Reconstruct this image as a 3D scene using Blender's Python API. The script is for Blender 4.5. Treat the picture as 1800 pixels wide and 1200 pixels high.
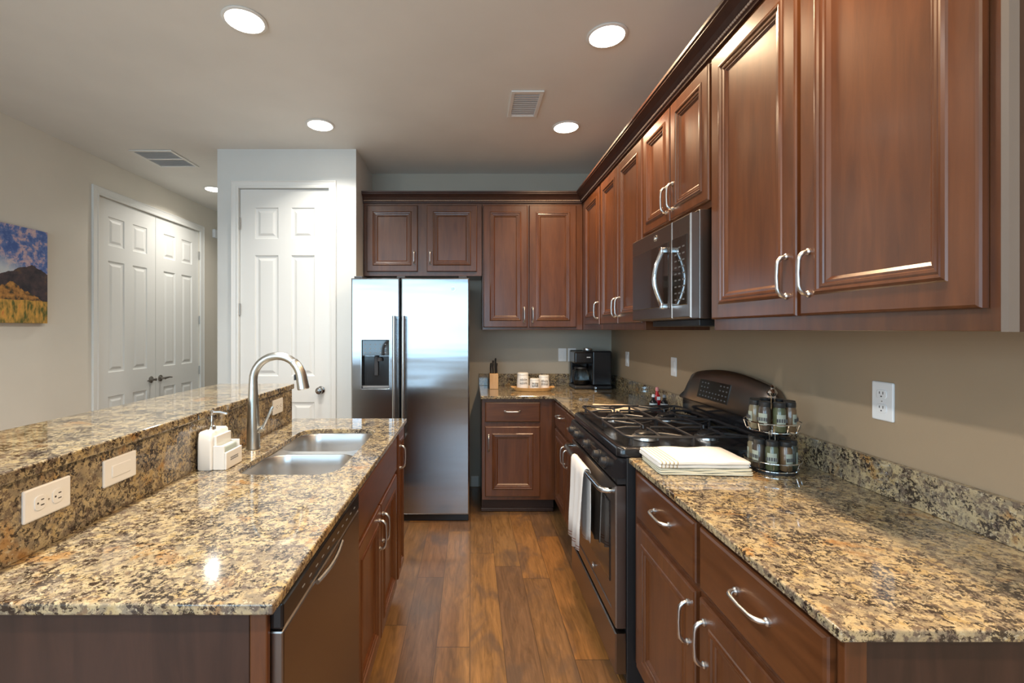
import bpy, bmesh, math, random
from mathutils import Vector, Matrix
PI = math.pi
C = bpy.context.scene
COL = C.collection
for o in list(bpy.data.objects): bpy.data.objects.remove(o)

# ---------------------------------------------------------------- camera
cd = bpy.data.cameras.new('camera'); cam = bpy.data.objects.new('camera', cd); COL.objects.link(cam)
cam.location = (0, 0, 1.395); cam.rotation_euler = (PI/2, 0, 0)
cd.sensor_width = 36; cd.lens = 16.0; cd.shift_x = 0.04; cd.shift_y = -0.01167; cd.clip_start = .02
C.camera = cam
# ---------------------------------------------------------------- world, exposure
w = bpy.data.worlds.new('world'); C.world = w; w.use_nodes = True
bg = w.node_tree.nodes['Background']; bg.inputs[0].default_value = (.62, .80, 1, 1); bg.inputs[1].default_value = 1.6
vs = C.view_settings
vs.view_transform = 'Standard'; vs.look = 'None'; vs.gamma = 1; vs.use_curve_mapping = False; vs.exposure = 0.12
def area_light(name, loc, rot, sx, sy, power, col):
    l = bpy.data.lights.new(name, 'AREA'); l.shape = 'RECTANGLE'; l.size = sx; l.size_y = sy; l.energy = power; l.color = col
    o = bpy.data.objects.new(name, l); o.location = loc; o.rotation_euler = rot; COL.objects.link(o); return o
# daylight coming in through the three windows of the wall behind the camera
WINX = [(-2.75, -1.75), (-1.62, -.62), (-.49, .51)]
WZ0, WZ1 = .75, 2.45
REAR = -3.0
for i, (a, b) in enumerate(WINX):
    area_light('window_daylight', ((a+b)/2, REAR-.13, (WZ0+WZ1)/2), (PI/2, 0, 0), b-a, WZ1-WZ0, 27, (.46, .77, 1))
# added fill light at an invented, unseen high window in the left wall
PWY0, PWY1, PWZ0, PWZ1 = -2.7, -.75, .95, 2.40
area_light('added_side_fill', (-3.13, (PWY0+PWY1)/2, (PWZ0+PWZ1)/2), (PI/2, 0, -PI/2), PWY1-PWY0, PWZ1-PWZ0, 62, (.78, .90, 1))
LAMP_W = 16.0
LAMP_COL = (1, .95, .87)
LAMP_WARM = (1, .70, .41)

# ---------------------------------------------------------------- materials
def mat(name, col=(.8,.8,.8), rough=.5, metal=0, **k):
    m = bpy.data.materials.new(name); m.use_nodes = True
    b = m.node_tree.nodes['Principled BSDF']
    b.inputs['Base Color'].default_value = (*col, 1); b.inputs['Roughness'].default_value = rough; b.inputs['Metallic'].default_value = metal
    for kk, v in k.items(): b.inputs[kk.replace('_', ' ')].default_value = v
    return m
def N(m, t, **k):
    n = m.node_tree.nodes.new(t)
    for a, v in k.items():
        if a.startswith('i_'): n.inputs[a[2:].replace('_', ' ')].default_value = v
        else: setattr(n, a, v)
    return n
def L(m, a, b): m.node_tree.links.new(a, b)
def BS(m): return m.node_tree.nodes['Principled BSDF']
def coords(m, scale=(1,1,1), kind='Object', loc=(0,0,0)):
    tc = N(m, 'ShaderNodeTexCoord'); mp = N(m, 'ShaderNodeMapping')
    mp.inputs['Scale'].default_value = scale; mp.inputs['Location'].default_value = loc
    L(m, tc.outputs[kind], mp.inputs[0]); return mp.outputs[0]
def noise(m, vec, scale, detail=3, rough=.5, dist=0):
    n = N(m, 'ShaderNodeTexNoise'); n.inputs['Scale'].default_value = scale; n.inputs['Detail'].default_value = detail
    n.inputs['Roughness'].default_value = rough; n.inputs['Distortion'].default_value = dist
    L(m, vec, n.inputs['Vector']); return n.outputs[0]
def ramp(m, fac, stops, interp='LINEAR'):
    r = N(m, 'ShaderNodeValToRGB'); r.color_ramp.interpolation = interp
    e = r.color_ramp.elements
    while len(e) < len(stops): e.new(.5)
    for el, (p, c) in zip(e, stops):
        el.position = p; el.color = (*c, 1) if len(c) == 3 else c
    L(m, fac, r.inputs[0]); return r.outputs[0]
def mix(m, fac, a, b, mode='MIX'):
    n = N(m, 'ShaderNodeMix', data_type='RGBA', blend_type=mode)
    for s, v in ((0, fac), (6, a), (7, b)):
        if hasattr(v, 'is_linked') or hasattr(v, 'links'): L(m, v, n.inputs[s])
        elif isinstance(v, (int, float)): n.inputs[s].default_value = v
        else: n.inputs[s].default_value = (*v, 1)
    return n.outputs[2]
def mth(m, op, a, b=None, c=None):
    n = N(m, 'ShaderNodeMath', operation=op)
    for i, v in enumerate((a, b, c)):
        if v is None: continue
        if isinstance(v, (int, float)): n.inputs[i].default_value = v
        else: L(m, v, n.inputs[i])
    return n.outputs[0]
def bump(m, h, strength=.1, dist=.01):
    b = N(m, 'ShaderNodeBump'); b.inputs['Strength'].default_value = strength; b.inputs['Distance'].default_value = dist
    L(m, h, b.inputs['Height']); L(m, b.outputs[0], BS(m).inputs['Normal'])
def K(v): return (v, v, v)

def paint(name, col):
    m = mat(name, col, .6)
    v = coords(m); n = noise(m, v, 2.5, 4)
    L(m, ramp(m, n, [(.3, tuple(c*.97 for c in col)), (.7, tuple(min(1, c*1.03) for c in col))]), BS(m).inputs['Base Color'])
    bump(m, noise(m, v, 180, 2), .06, .002); return m
M_wall = paint('tan_wall_paint', (.43, .39, .32))
M_wall_lit = paint('wall_paint_lit', (.74, .69, .60))  # same paint as the back wall, brighter daylight put into the colour
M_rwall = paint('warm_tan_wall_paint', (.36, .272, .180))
M_pantry = paint('cream_wall_paint', (.70, .71, .69))
M_ceil = paint('ceiling_paint', (.80, .79, .75))
M_white = mat('white_semigloss', (.80, .80, .77), .35)
M_plate = mat('white_plastic', (.82, .84, .86), .3)
M_slot = mat('socket_dark', (.04, .04, .045), .6)

def wood(name, a, b, scale, rough=.34, coat=.45):
    m = mat(name, a, rough, Coat_Weight=coat, Coat_Roughness=.20)
    v = coords(m, scale)
    n = noise(m, v, 6, 6, .6, .6); n2 = noise(m, coords(m, tuple(s*.35 for s in scale)), 5, 3)
    c1 = ramp(m, n, [(.3, a), (.7, b)])
    c2 = mix(m, .25, c1, ramp(m, n2, [(.35, a), (.65, b)]))
    L(m, c2, BS(m).inputs['Base Color']); bump(m, n, .03, .002); return m
WA, WB = (.062, .0190, .0060), (.130, .044, .0140)
M_wood = wood('cherry_wood', WA, WB, (5, 5, .6))
M_woodh = wood('cherry_wood_horizontal', WA, WB, (.9, .9, 6))
M_crown = wood('dark_cherry_trim', (.030, .010, .006), (.060, .021, .012), (2, 2, 6), .5, .05)
M_bead = wood('bead_wood', (.40, .28, .20), (.50, .36, .27), (3, 3, 3))
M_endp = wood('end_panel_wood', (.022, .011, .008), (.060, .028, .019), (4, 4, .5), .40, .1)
M_scribe = mat('pale_scribe_edge', (.15, .135, .125), .35)
M_toe = mat('toe_kick_wood', (.035, .014, .009), .5)

def granite():
    m = mat('granite', (.5,.4,.3), .10, Coat_Weight=.5, Coat_Roughness=.03)
    v = coords(m)
    big = noise(m, v, 11, 4, .6, .5)
    base = ramp(m, big, [(.30, (.27, .225, .17)), (.42, (.45, .37, .25)), (.52, (.60, .50, .33)), (.62, (.49, .37, .19)), (.74, (.56, .48, .35))])
    gr = noise(m, v, 38, 5, .65, .3)
    base = mix(m, ramp(m, gr, [(.49, K(0)), (.58, K(.8))]), base, (.25, .215, .18))
    mauve = noise(m, coords(m, loc=(3, 7, 1)), 60, 5, .7, .2)
    base = mix(m, ramp(m, mauve, [(.51, K(0)), (.57, K(.85))]), base, (.135, .100, .092))
    warm = noise(m, coords(m, loc=(9, 2, 4)), 8, 3, .6, .4)
    base = mix(m, ramp(m, warm, [(.60, K(0)), (.70, K(.7))]), base, (.50, .26, .08))
    dk = noise(m, coords(m, loc=(1, 5, 9)), 95, 5, .72, .4)
    grp = noise(m, coords(m, loc=(4, 4, 4)), 15, 3, .55, .5)
    s = mth(m, 'ADD', dk, mth(m, 'MULTIPLY', mth(m, 'SUBTRACT', grp, .5), .50))
    base = mix(m, ramp(m, s, [(.528, K(0)), (.570, K(.95))]), base, (.030, .021, .020))
    fleck = noise(m, coords(m, loc=(2, 8, 3)), 120, 3, .6)
    base = mix(m, ramp(m, fleck, [(.62, K(0)), (.66, K(.7))]), base, (.68, .62, .50))
    L(m, mix(m, 1.0, base, (.76, .74, .665), 'MULTIPLY'), BS(m).inputs['Base Color'])
    return m
M_gran = granite()

def floor_mat():
    m = mat('plank_floor', (.25, .13, .06), .30, Coat_Weight=.35, Coat_Roughness=.22)
    tc = N(m, 'ShaderNodeTexCoord'); sp = N(m, 'ShaderNodeSeparateXYZ'); L(m, tc.outputs['Object'], sp.inputs[0])
    W_, LEN = .148, 1.15
    xs = mth(m, 'DIVIDE', mth(m, 'ADD', sp.outputs[0], 50*W_+.005), W_)
    row = mth(m, 'FLOOR', xs); fx = mth(m, 'FRACT', xs)
    wn = N(m, 'ShaderNodeTexWhiteNoise', noise_dimensions='1D'); L(m, row, wn.inputs['W'])
    ys = mth(m, 'DIVIDE', mth(m, 'ADD', sp.outputs[1], mth(m, 'MULTIPLY_ADD', wn.outputs[0], LEN*3, 30)), LEN)
    idx = mth(m, 'FLOOR', ys); fy = mth(m, 'FRACT', ys)
    cb = N(m, 'ShaderNodeCombineXYZ'); L(m, row, cb.inputs[0]); L(m, idx, cb.inputs[1])
    w2 = N(m, 'ShaderNodeTexWhiteNoise', noise_dimensions='2D'); L(m, cb.outputs[0], w2.inputs['Vector'])
    tone = ramp(m, w2.outputs[0], [(0, (.30, .150, .052)), (.25, (.20, .105, .048)), (.45, (.37, .160, .045)), (.7, (.29, .155, .058)), (1, (.17, .092, .050))])
    # grain offset per plank
    off = N(m, 'ShaderNodeVectorMath', operation='MULTIPLY_ADD'); L(m, cb.outputs[0], off.inputs[0])
    off.inputs[1].default_value = (3.7, 5.3, 0); L(m, tc.outputs['Object'], off.inputs[2])
    mp = N(m, 'ShaderNodeMapping'); mp.inputs['Scale'].default_value = (11, 1.1, 1); L(m, off.outputs[0], mp.inputs[0])
    g = noise(m, mp.outputs[0], 4, 8, .65, 1.2)
    c = mix(m, .84, tone, ramp(m, g, [(.28, K(.22)), (.5, K(.56)), (.72, K(.90))]), 'MULTIPLY')
    mp2 = N(m, 'ShaderNodeMapping'); mp2.inputs['Scale'].default_value = (2.2, 1.1, 1); L(m, off.outputs[0], mp2.inputs[0])
    k = noise(m, mp2.outputs[0], 2.6, 3, .5, 1.0)
    c = mix(m, ramp(m, k, [(.52, K(0)), (.68, K(.72))]), c, (.075, .048, .034))
    sx = mth(m, 'LESS_THAN', mth(m, 'PINGPONG', fx, .5), .010)
    sy = mth(m, 'LESS_THAN', mth(m, 'PINGPONG', fy, .5), .0018)
    seam = mth(m, 'MAXIMUM', sx, sy)
    c = mix(m, mth(m, 'MULTIPLY', seam, .75), c, (.035, .020, .012))
    L(m, c, BS(m).inputs['Base Color'])
    hgt = mth(m, 'SUBTRACT', mth(m, 'MULTIPLY', g, .25), seam)
    bump(m, hgt, .18, .003); return m
M_floor = floor_mat()

def steel(name, col=(.56, .57, .59), rough=.26, axis=(1, 1, 60), amt=.05):
    m = mat(name, col, rough, 1)
    n = noise(m, coords(m, axis), 9, 2)
    L(m, ramp(m, n, [(.3, K(rough-amt*.35)), (.7, K(rough+amt*.35))]), BS(m).inputs['Roughness'])
    return m
M_steel = mat('brushed_steel', (.50, .53, .56), .20, 1)
M_door = mat('fridge_door_steel', (.42, .44, .47), .19, 1, Anisotropic=.85)
_t = N(M_door, 'ShaderNodeTangent', direction_type='RADIAL', axis='Z'); L(M_door, _t.outputs[0], BS(M_door).inputs['Tangent'])
bump(M_door, noise(M_door, coords(M_door, (.25, .25, 2.2)), 3, 2), .10, .02)
M_slate = mat('slate_steel', (.27, .235, .215), .30, 1)
M_sink = steel('sink_steel', (.66, .67, .68), .30, (6, 6, 6))
M_nickel = mat('satin_nickel', (.60, .59, .58), .30, 1)
M_faucet = mat('faucet_steel', (.55, .56, .54), .30, 1)
M_chrome = mat('chrome', (.80, .82, .84), .10, 1)
M_hinge = mat('hinge_metal', (.45, .43, .40), .35, 1)
M_dknob = mat('knob_metal', (.34, .32, .30), .2, 1)
M_black = mat('black_gloss', (.012, .012, .014), .16)
M_blackm = mat('black_satin', (.016, .016, .018), .42)
M_iron = mat('cast_iron', (.022, .022, .025), .36)
M_glassk = mat('dark_glass', (.018, .014, .012), .06, Coat_Weight=.5)
M_grey = mat('grey_plastic', (.22, .23, .25), .4)
M_mark = mat('dim_grey_print', (.085, .088, .095), .5)
M_vent = mat('vent_duct_grey', (.72, .74, .76), .6)
M_side = mat('fridge_side', (.05, .05, .055), .5)
M_lens = bpy.data.materials.new('lamp_lens'); M_lens.use_nodes = True
_b = BS(M_lens); _b.inputs['Emission Color'].default_value = (1, .93, .82, 1); _b.inputs['Emission Strength'].default_value = 12
M_cer = mat('white_ceramic', (.80, .79, .76), .2)
M_ink = mat('dark_lettering', (.06, .06, .07), .6)
M_inkw = mat('white_lettering', (.75, .75, .75), .5)
M_bam = wood('bamboo', (.52, .28, .09), (.66, .38, .15), (3, 3, 1), .45)
M_block = wood('light_block_wood', (.58, .34, .15), (.70, .45, .22), (5, 5, .8), .5)
M_red = mat('red_plastic', (.45, .008, .015), .25)
M_sponge = mat('grey_green_sponge', (.42, .50, .48), .9)
M_clear = mat('clear_glass', (.9, .95, .95), .03, Transmission_Weight=1, IOR=1.3)
M_herb = []
for i, c in enumerate([(.07,.085,.04), (.13,.075,.035), (.03,.042,.03), (.17,.14,.08), (.05,.035,.025)]):
    M_herb.append(mat('spice_%s' % 'abcde'[i], c, .35, Coat_Weight=.8))
M_label = mat('jar_label', (.34, .38, .32), .5)
M_lid = mat('black_lid', (.02, .022, .024), .35)
def cloth(name, col, stripes=None):
    m = mat(name, col, .95)
    v = coords(m)
    bump(m, noise(m, v, 350, 2), .25, .001)
    if stripes:
        sp = N(m, 'ShaderNodeSeparateXYZ'); L(m, v, sp.inputs[0])
        x0, x1, n, sc, ax = stripes
        x = sp.outputs[ax]
        inside = mth(m, 'MULTIPLY', mth(m, 'GREATER_THAN', x, x0), mth(m, 'LESS_THAN', x, x1))
        s = mth(m, 'LESS_THAN', mth(m, 'FRACT', mth(m, 'DIVIDE', mth(m, 'SUBTRACT', x, x0), (x1-x0)/n)), .30)
        L(m, mix(m, mth(m, 'MULTIPLY', inside, s), col, sc), BS(m).inputs['Base Color'])
    return m
M_cloth_w = cloth('white_cloth', (.80, .78, .74), (-.150, -.085, 5, (.42, .33, .20), 0))
M_cloth_g = cloth('oatmeal_cloth', (.56, .56, .47))
M_cloth_b = cloth('beige_cloth', (.66, .54, .40))
M_cloth_h = cloth('hanging_cloth', (.76, .74, .72), (-.36, -.335, 2, (.42, .20, .16), 2))

# ---------------------------------------------------------------- mesh building
class MB:
    def __init__(s): s.bm = bmesh.new()
    def box(s, x0, x1, y0, y1, z0, z1, bev=0, seg=2):
        if x0 > x1: x0, x1 = x1, x0
        if y0 > y1: y0, y1 = y1, y0
        if z0 > z1: z0, z1 = z1, z0
        t = bmesh.new()
        bmesh.ops.create_cube(t, size=1)
        for v in t.verts: v.co = ((x0+x1)/2 + v.co.x*(x1-x0), (y0+y1)/2 + v.co.y*(y1-y0), (z0+z1)/2 + v.co.z*(z1-z0))
        if bev: bmesh.ops.bevel(t, geom=t.edges[:], offset=bev, segments=seg, profile=.5, affect='EDGES', clamp_overlap=True)
        s.merge(t); return s
    def merge(s, t):
        mp = {}
        for v in t.verts: mp[v] = s.bm.verts.new(v.co)
        for f in t.faces:
            try: s.bm.faces.new([mp[v] for v in f.verts])
            except ValueError: pass
        t.free()
    def loft(s, loops, cap0=True, cap1=True, closed=False):
        rs = [[s.bm.verts.new(p) for p in lp] for lp in loops]
        n = len(rs[0])
        pairs = list(zip(rs, rs[1:])) + ([(rs[-1], rs[0])] if closed else [])
        for a, b in pairs:
            for i in range(n):
                j = (i+1) % n
                s.bm.faces.new((a[i], a[j], b[j], b[i]))
        if cap0 and not closed: s.bm.faces.new(rs[0])
        if cap1 and not closed: s.bm.faces.new(rs[-1])
        return s
    def tube(s, pts, r, n=10, closed=False):
        pts = [Vector(p) for p in pts]; k = len(pts)
        rr = r if isinstance(r, (list, tuple)) else [r]*k
        loops = []; up = None
        for i, p in enumerate(pts):
            if closed: d = pts[(i+1) % k] - pts[i-1]
            else: d = pts[min(i+1, k-1)] - pts[max(i-1, 0)]
            d.normalize()
            if up is None:
                up = Vector((0, 0, 1)) if abs(d.z) < .9 else Vector((1, 0, 0))
            up = (up - d*up.dot(d)).normalized(); sd = d.cross(up)
            loops.append([p + (up*math.cos(2*PI*q/n) + sd*math.sin(2*PI*q/n))*rr[i] for q in range(n)])
        return s.loft(loops, closed=closed)
    def lathe(s, prof, c=(0,0,0), n=24, axis='z'):
        loops = []
        for r, z in prof:
            r = max(r, .0004); lp = []
            for q in range(n):
                a = 2*PI*q/n; u, v = r*math.cos(a), r*math.sin(a)
                p = {'z': (u, v, z), 'y': (u, z, v), 'x': (z, u, v), '-y': (u, -z, v), '-x': (-z, u, v)}[axis]
                lp.append((c[0]+p[0], c[1]+p[1], c[2]+p[2]))
            loops.append(lp)
        return s.loft(loops)
    def poly(s, outline, z0, z1, holes=()):
        """flat slab with holes, outline = xy points"""
        t = bmesh.new(); edges = []
        for lp in [outline, *holes]:
            vs_ = [t.verts.new((x, y, z0)) for x, y in lp]
            for i in range(len(vs_)): edges.append(t.edges.new((vs_[i], vs_[(i+1) % len(vs_)])))
        bmesh.ops.triangle_fill(t, use_beauty=True, use_dissolve=False, edges=edges)
        fs = t.faces[:]
        r = bmesh.ops.extrude_face_region(t, geom=fs)
        for v in [g for g in r['geom'] if isinstance(g, bmesh.types.BMVert)]: v.co.z = z1
        bmesh.ops.recalc_face_normals(t, faces=t.faces[:])
        s.merge(t); return s
    def build(s, name, m, parent=None, origin=None, smooth=False, local=False, mods=None):
        bmesh.ops.recalc_face_normals(s.bm, faces=s.bm.faces[:])
        me = bpy.data.meshes.new(name)
        if not local:
            off = Vector((0,0,0))
            if parent is not None:
                p = parent
                while p is not None: off += p.location; p = p.parent
            elif origin is None:
                xs = [v.co for v in s.bm.verts]
                origin = ((min(v.x for v in xs)+max(v.x for v in xs))/2, (min(v.y for v in xs)+max(v.y for v in xs))/2, min(v.z for v in xs))
            if parent is None: off = Vector(origin)
            for v in s.bm.verts: v.co -= off
        s.bm.to_mesh(me); s.bm.free()
        if smooth:
            for p in me.polygons: p.use_smooth = True
            try: me.set_sharp_from_angle(angle=math.radians(38))
            except Exception: pass
        me.materials.append(m)
        o = bpy.data.objects.new(name, me); COL.objects.link(o)
        if parent is not None: o.parent = parent
        elif not local: o.location = off
        if mods:
            for t, k in mods:
                md = o.modifiers.new(t.lower(), t)
                for a, v in k.items(): setattr(md, a, v)
        return o
def tag(o, label, cat, group=None):
    o['label'] = label; o['category'] = cat
    if group: o['group'] = group
    return o
def struct(o): o['kind'] = 'structure'; return o
def thing(name, label, cat, loc, rz=0, group=None):
    o = bpy.data.objects.new(name, None); COL.objects.link(o); o.location = loc; o.rotation_euler = (0, 0, rz)
    o.empty_display_size = .05
    return tag(o, label, cat, group)
def dup(root, loc, label, group=None, rz=0):
    r = root.copy(); COL.objects.link(r); r.location = loc; r.rotation_euler = (0, 0, rz); r['label'] = label
    if group: r['group'] = group
    for ch in list(root.children):
        c = ch.copy(); COL.objects.link(c); c.parent = r
        for g in list(ch.children):
            d = g.copy(); COL.objects.link(d); d.parent = c
    return r
def rrect(x0, x1, y0, y1, r, n=6):
    pts = []
    for cx, cy, a0 in ((x1-r, y1-r, 0), (x0+r, y1-r, PI/2), (x0+r, y0+r, PI), (x1-r, y0+r, 3*PI/2)):
        for i in range(n+1):
            a = a0 + PI/2*i/n; pts.append((cx+r*math.cos(a), cy+r*math.sin(a)))
    return pts
# map (along, z, outward) on a cabinet face: 'L' faces -X, 'R' faces +X, 'F' faces -Y
def fmap(face, plane):
    if face == 'L': return lambda a, z, d: (plane-d, a, z)
    if face == 'R': return lambda a, z, d: (plane+d, a, z)
    return lambda a, z, d: (a, plane-d, z)
def rectloop(F, a0, a1, z0, z1, i, d): return [F(a0+i, z0+i, d), F(a1-i, z0+i, d), F(a1-i, z1-i, d), F(a0+i, z1-i, d)]
T = .019
DOORP = lambda fw: [(0, .001), (0, T-.006), (.002, T-.002), (.006, T), (fw-.003, T), (fw, T+.003), (fw+.006, T+.005), (fw+.011, T+.004), (fw+.013, T-.001), (fw+.018, T), (fw+.024, T-.001), (fw+.026, T-.005), (fw+.032, T-.005), (fw+.040, T-.011)]
def panel_door(face, plane, a0, a1, z0, z1, parent, fw=.055, name='door', m=None):
    F = fmap(face, plane)
    b = MB().loft([rectloop(F, a0, a1, z0, z1, i, d) for i, d in DOORP(fw)])
    return b.build(name, m or M_wood, parent)
def slab_front(face, plane, a0, a1, z0, z1, parent, name='drawer'):
    F = fmap(face, plane)
    prof = [(0, .001), (0, T-.007), (.002, T-.003), (.008, T)]
    b = MB().loft([rectloop(F, a0, a1, z0, z1, i, d) for i, d in prof])
    return b.build(name, M_woodh, parent)
def pull(face, plane, a, z, parent, vert=True, Ln=.112, d0=T):
    F = fmap(face, plane); b = MB()
    pr = [(-.5, 0), (-.5, .009), (-.47, .016), (-.39, .024), (-.30, .0265), (0, .028), (.30, .0265), (.39, .024), (.47, .016), (.5, .009), (.5, 0)]
    rr = [.0055, .0055, .0062, .0058, .0048, .0044, .0048, .0058, .0062, .0055, .0055]
    pts = [F(a, z+s*Ln, d0+d) if vert else F(a+s*Ln, z, d0+d) for s, d in pr]
    b.tube(pts, rr, 10)
    for s in (-.5, .5):
        p0 = (a, z+s*Ln) if vert else (a+s*Ln, z)
        loops = []
        for r, d in ((.009, 0), (.009, .004), (.006, .007)):
            loops.append([F(p0[0]+r*math.cos(q*PI/8), p0[1]+r*math.sin(q*PI/8), d0+d) for q in range(16)])
        b.loft(loops)
    return b.build('handle', M_nickel, parent, smooth=True)

# ---------------------------------------------------------------- room shell
XR, XL, YB, H = 1.25, -3.0, 4.05, 2.78
PX0, PX1, PY = -1.948, -.8825, 3.495
struct(MB().box(XL-.2, XR+.2, REAR-.2, 6.7, -.1, 0).build('floor', M_floor, origin=(0,0,0)))
struct(MB().box(XL-.2, XR+.2, REAR-.2, 6.7, H, H+.1).build('ceiling', M_ceil, origin=(0,0,H)))
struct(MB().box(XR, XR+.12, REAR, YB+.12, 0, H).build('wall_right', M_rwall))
struct(MB().box(PX1+.001, XR-.001, YB, YB+.12, 0, H).build('wall_back', M_wall))
D2Y0, D2Y1, DH = 3.665, 5.025, 2.475
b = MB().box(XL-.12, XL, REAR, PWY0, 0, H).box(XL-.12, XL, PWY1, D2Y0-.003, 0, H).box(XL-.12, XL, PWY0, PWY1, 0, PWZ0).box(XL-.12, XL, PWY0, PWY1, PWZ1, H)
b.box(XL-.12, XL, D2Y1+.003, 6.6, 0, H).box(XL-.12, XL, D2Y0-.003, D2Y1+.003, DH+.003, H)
struct(b.build('wall_left', M_wall_lit))
struct(MB().box(XL-.14, XL-.121, D2Y0-.1, D2Y1+.1, 0, DH+.1).build('wall_closet', M_wall))
struct(MB().box(XL, PX0, 6.5, 6.6, 0, H).build('wall_hallway', M_wall_lit))
PD0, PD1 = -1.778, -1.092
b = MB().box(PX0, PD0-.003, PY, PY+.1, 0, H).box(PD1+.003, PX1, PY, PY+.1, 0, H).box(PD0-.003, PD1+.003, PY, PY+.1, DH+.003, H)
b.box(PX0, PX0+.1, PY+.1, 6.5, 0, H).box(PX1-.1, PX1, PY+.1, YB+.12, 0, H).box(PX0+.1, PX1-.1, YB+.1, YB+.12, 0, H)
struct(b.build('wall_pantry', M_pantry))
# wall behind the camera with its three windows
b = MB(); xs = [XL] + [v for p in WINX for v in p] + [XR]
for i in range(0, len(xs), 2): b.box(xs[i], xs[i+1], REAR-.12, REAR, 0, H)
for a, c in WINX: b.box(a, c, REAR-.12, REAR, 0, WZ0).box(a, c, REAR-.12, REAR, WZ1, H)
struct(b.build('wall_rear', M_wall))
for i, (a, c) in enumerate(WINX):
    b = MB()
    b.box(a, a+.05, REAR-.09, REAR-.03, WZ0, WZ1).box(c-.05, c, REAR-.09, REAR-.03, WZ0, WZ1)
    b.box(a+.05, c-.05, REAR-.09, REAR-.03, WZ0, WZ0+.05).box(a+.05, c-.05, REAR-.09, REAR-.03, WZ1-.05, WZ1)
    b.box(a+.05, c-.05, REAR-.085, REAR-.04, 1.40, 1.45)
    struct(b.build('window_%d' % (i+1), M_white))
b = MB(); px_ = XL-.08
b.box(px_, px_+.05, PWY0, PWY0+.06, PWZ0, PWZ1).box(px_, px_+.05, PWY1-.06, PWY1, PWZ0, PWZ1).box(px_, px_+.05, PWY0+.06, PWY1-.06, PWZ0, PWZ0+.06).box(px_, px_+.05, PWY0+.06, PWY1-.06, PWZ1-.06, PWZ1)
b.box(px_, px_+.05, -1.755, -1.695, PWZ0+.06, PWZ1-.06)
struct(b.build('window_4', M_white))  # invented window frame for the added side light, out of view
# baseboards
def baseboard(nm, x0, x1, y0, y1):
    struct(MB().box(x0, x1, y0, y1, .001, .095, .004).build(nm, M_white))
baseboard('baseboard_left', XL+.001, XL+.014, PWY1+.01, D2Y0-.08)
baseboard('baseboard_hall', XL+.001, XL+.014, D2Y1+.08, 6.49)
baseboard('baseboard_back', .0, .068, YB-.015, YB-.001)
baseboard('baseboard_pantry', PD1+.06, PX1-.001, PY-.014, PY-.001)
baseboard('baseboard_right', XR-.015, XR-.001, REAR+.02, .76)

# six-panel doors
def six_panel(face, plane, a0, a1, z1, parent=None, name='door_1', mirror=False):
    F = fmap(face, plane); Wd = a1-a0; t0 = -.038
    b = MB()
    pw = .262*Wd; ma = .165*Wd
    cols = [(a0+ma, a0+ma+pw), (a1-ma-pw, a1-ma)]
    rows = [(.23, .836), (1.037, 1.967), (2.094, 2.334)]
    ax = [a0, cols[0][0], cols[0][1], cols[1][0], cols[1][1], a1]
    zz = [.012, rows[0][0], rows[0][1], rows[1][0], rows[1][1], rows[2][0], rows[2][1], z1]
    for i in range(5):
        for j in range(7):
            q = (ax[i], ax[i+1], zz[j], zz[j+1])
            if i in (1, 3) and j in (1, 3, 5):
                lp = [(0, 0), (.006, -.007), (.020, -.009), (.026, -.008), (.040, -.002), (.044, -.001)]
                b.loft([rectloop(F, *q, k, d) for k, d in lp], cap0=False)
            else:
                b.loft([rectloop(F, *q, 0, 0)], cap0=True, cap1=False)
    b.loft([rectloop(F, a0, a1, .012, z1, 0, 0), rectloop(F, a0, a1, .012, z1, 0, t0)], cap0=False)
    bmesh.ops.remove_doubles(b.bm, verts=b.bm.verts[:], dist=.0002)
    return struct(b.build(name, M_white, parent))
def casing(nm, face, plane, a0, a1, z1, wd=.062):
    F = fmap(face, plane); b = MB()
    prof = [(0, .001), (0, .012), (.012, .014), (.02, .010), (wd-.012, .014), (wd-.004, .018), (wd, .016), (wd, .001)]
    loops = []
    for u, d in prof:
        loops.append([F(a0-u, .001, d), F(a0-u, z1+u, d), F(a1+u, z1+u, d), F(a1+u, .001, d)])
    rs = [[b.bm.verts.new(p) for p in lp] for lp in loops]
    for k in range(len(rs)):
        A, B = rs[k], rs[(k+1) % len(rs)]
        for i in range(3): b.bm.faces.new((A[i], A[i+1], B[i+1], B[i]))
    b.bm.faces.new([r[0] for r in rs]); b.bm.faces.new([r[3] for r in rs])
    # jamb and stop
    for a, c in ((a0-.002, a0-.012), (a1+.002, a1+.012)): pass
    return struct(b.build(nm, M_white))
def hinges(door, face, plane, a, zs=(2.21, 1.50, .95, .28)):
    F = fmap(face, plane)
    for z in zs:
        p = F(a, z, .004)
        MB().lathe([(.0055, -.045), (.0055, .045)], p, 10).build('hinge', M_hinge, door, smooth=True)
d1 = six_panel('F', PY+.012, PD0, PD1, DH, name='door_1')
casing('trim_1', 'F', PY, PD0-.004, PD1+.004, DH+.004, .055)
hinges(d1, 'F', PY+.006, PD0+.002, (2.21, 1.55, .28))
b = MB().lathe([(.030, 0), (.030, .006), (.012, .012), (.011, .030), (.022, .040), (.028, .052), (.024, .064), (.008, .070)], (-1.155, PY+.012, .93), 20, '-y')
o = b.build('door_knob', M_dknob, d1, smooth=True); o['label'] = 'round satin metal knob'
MB().box(PD1-.003, PD1+.0015, PY+.0105, PY+.03, .90, .96).build('latch_plate', M_hinge, d1)
mid = (D2Y0+D2Y1)/2
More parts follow.
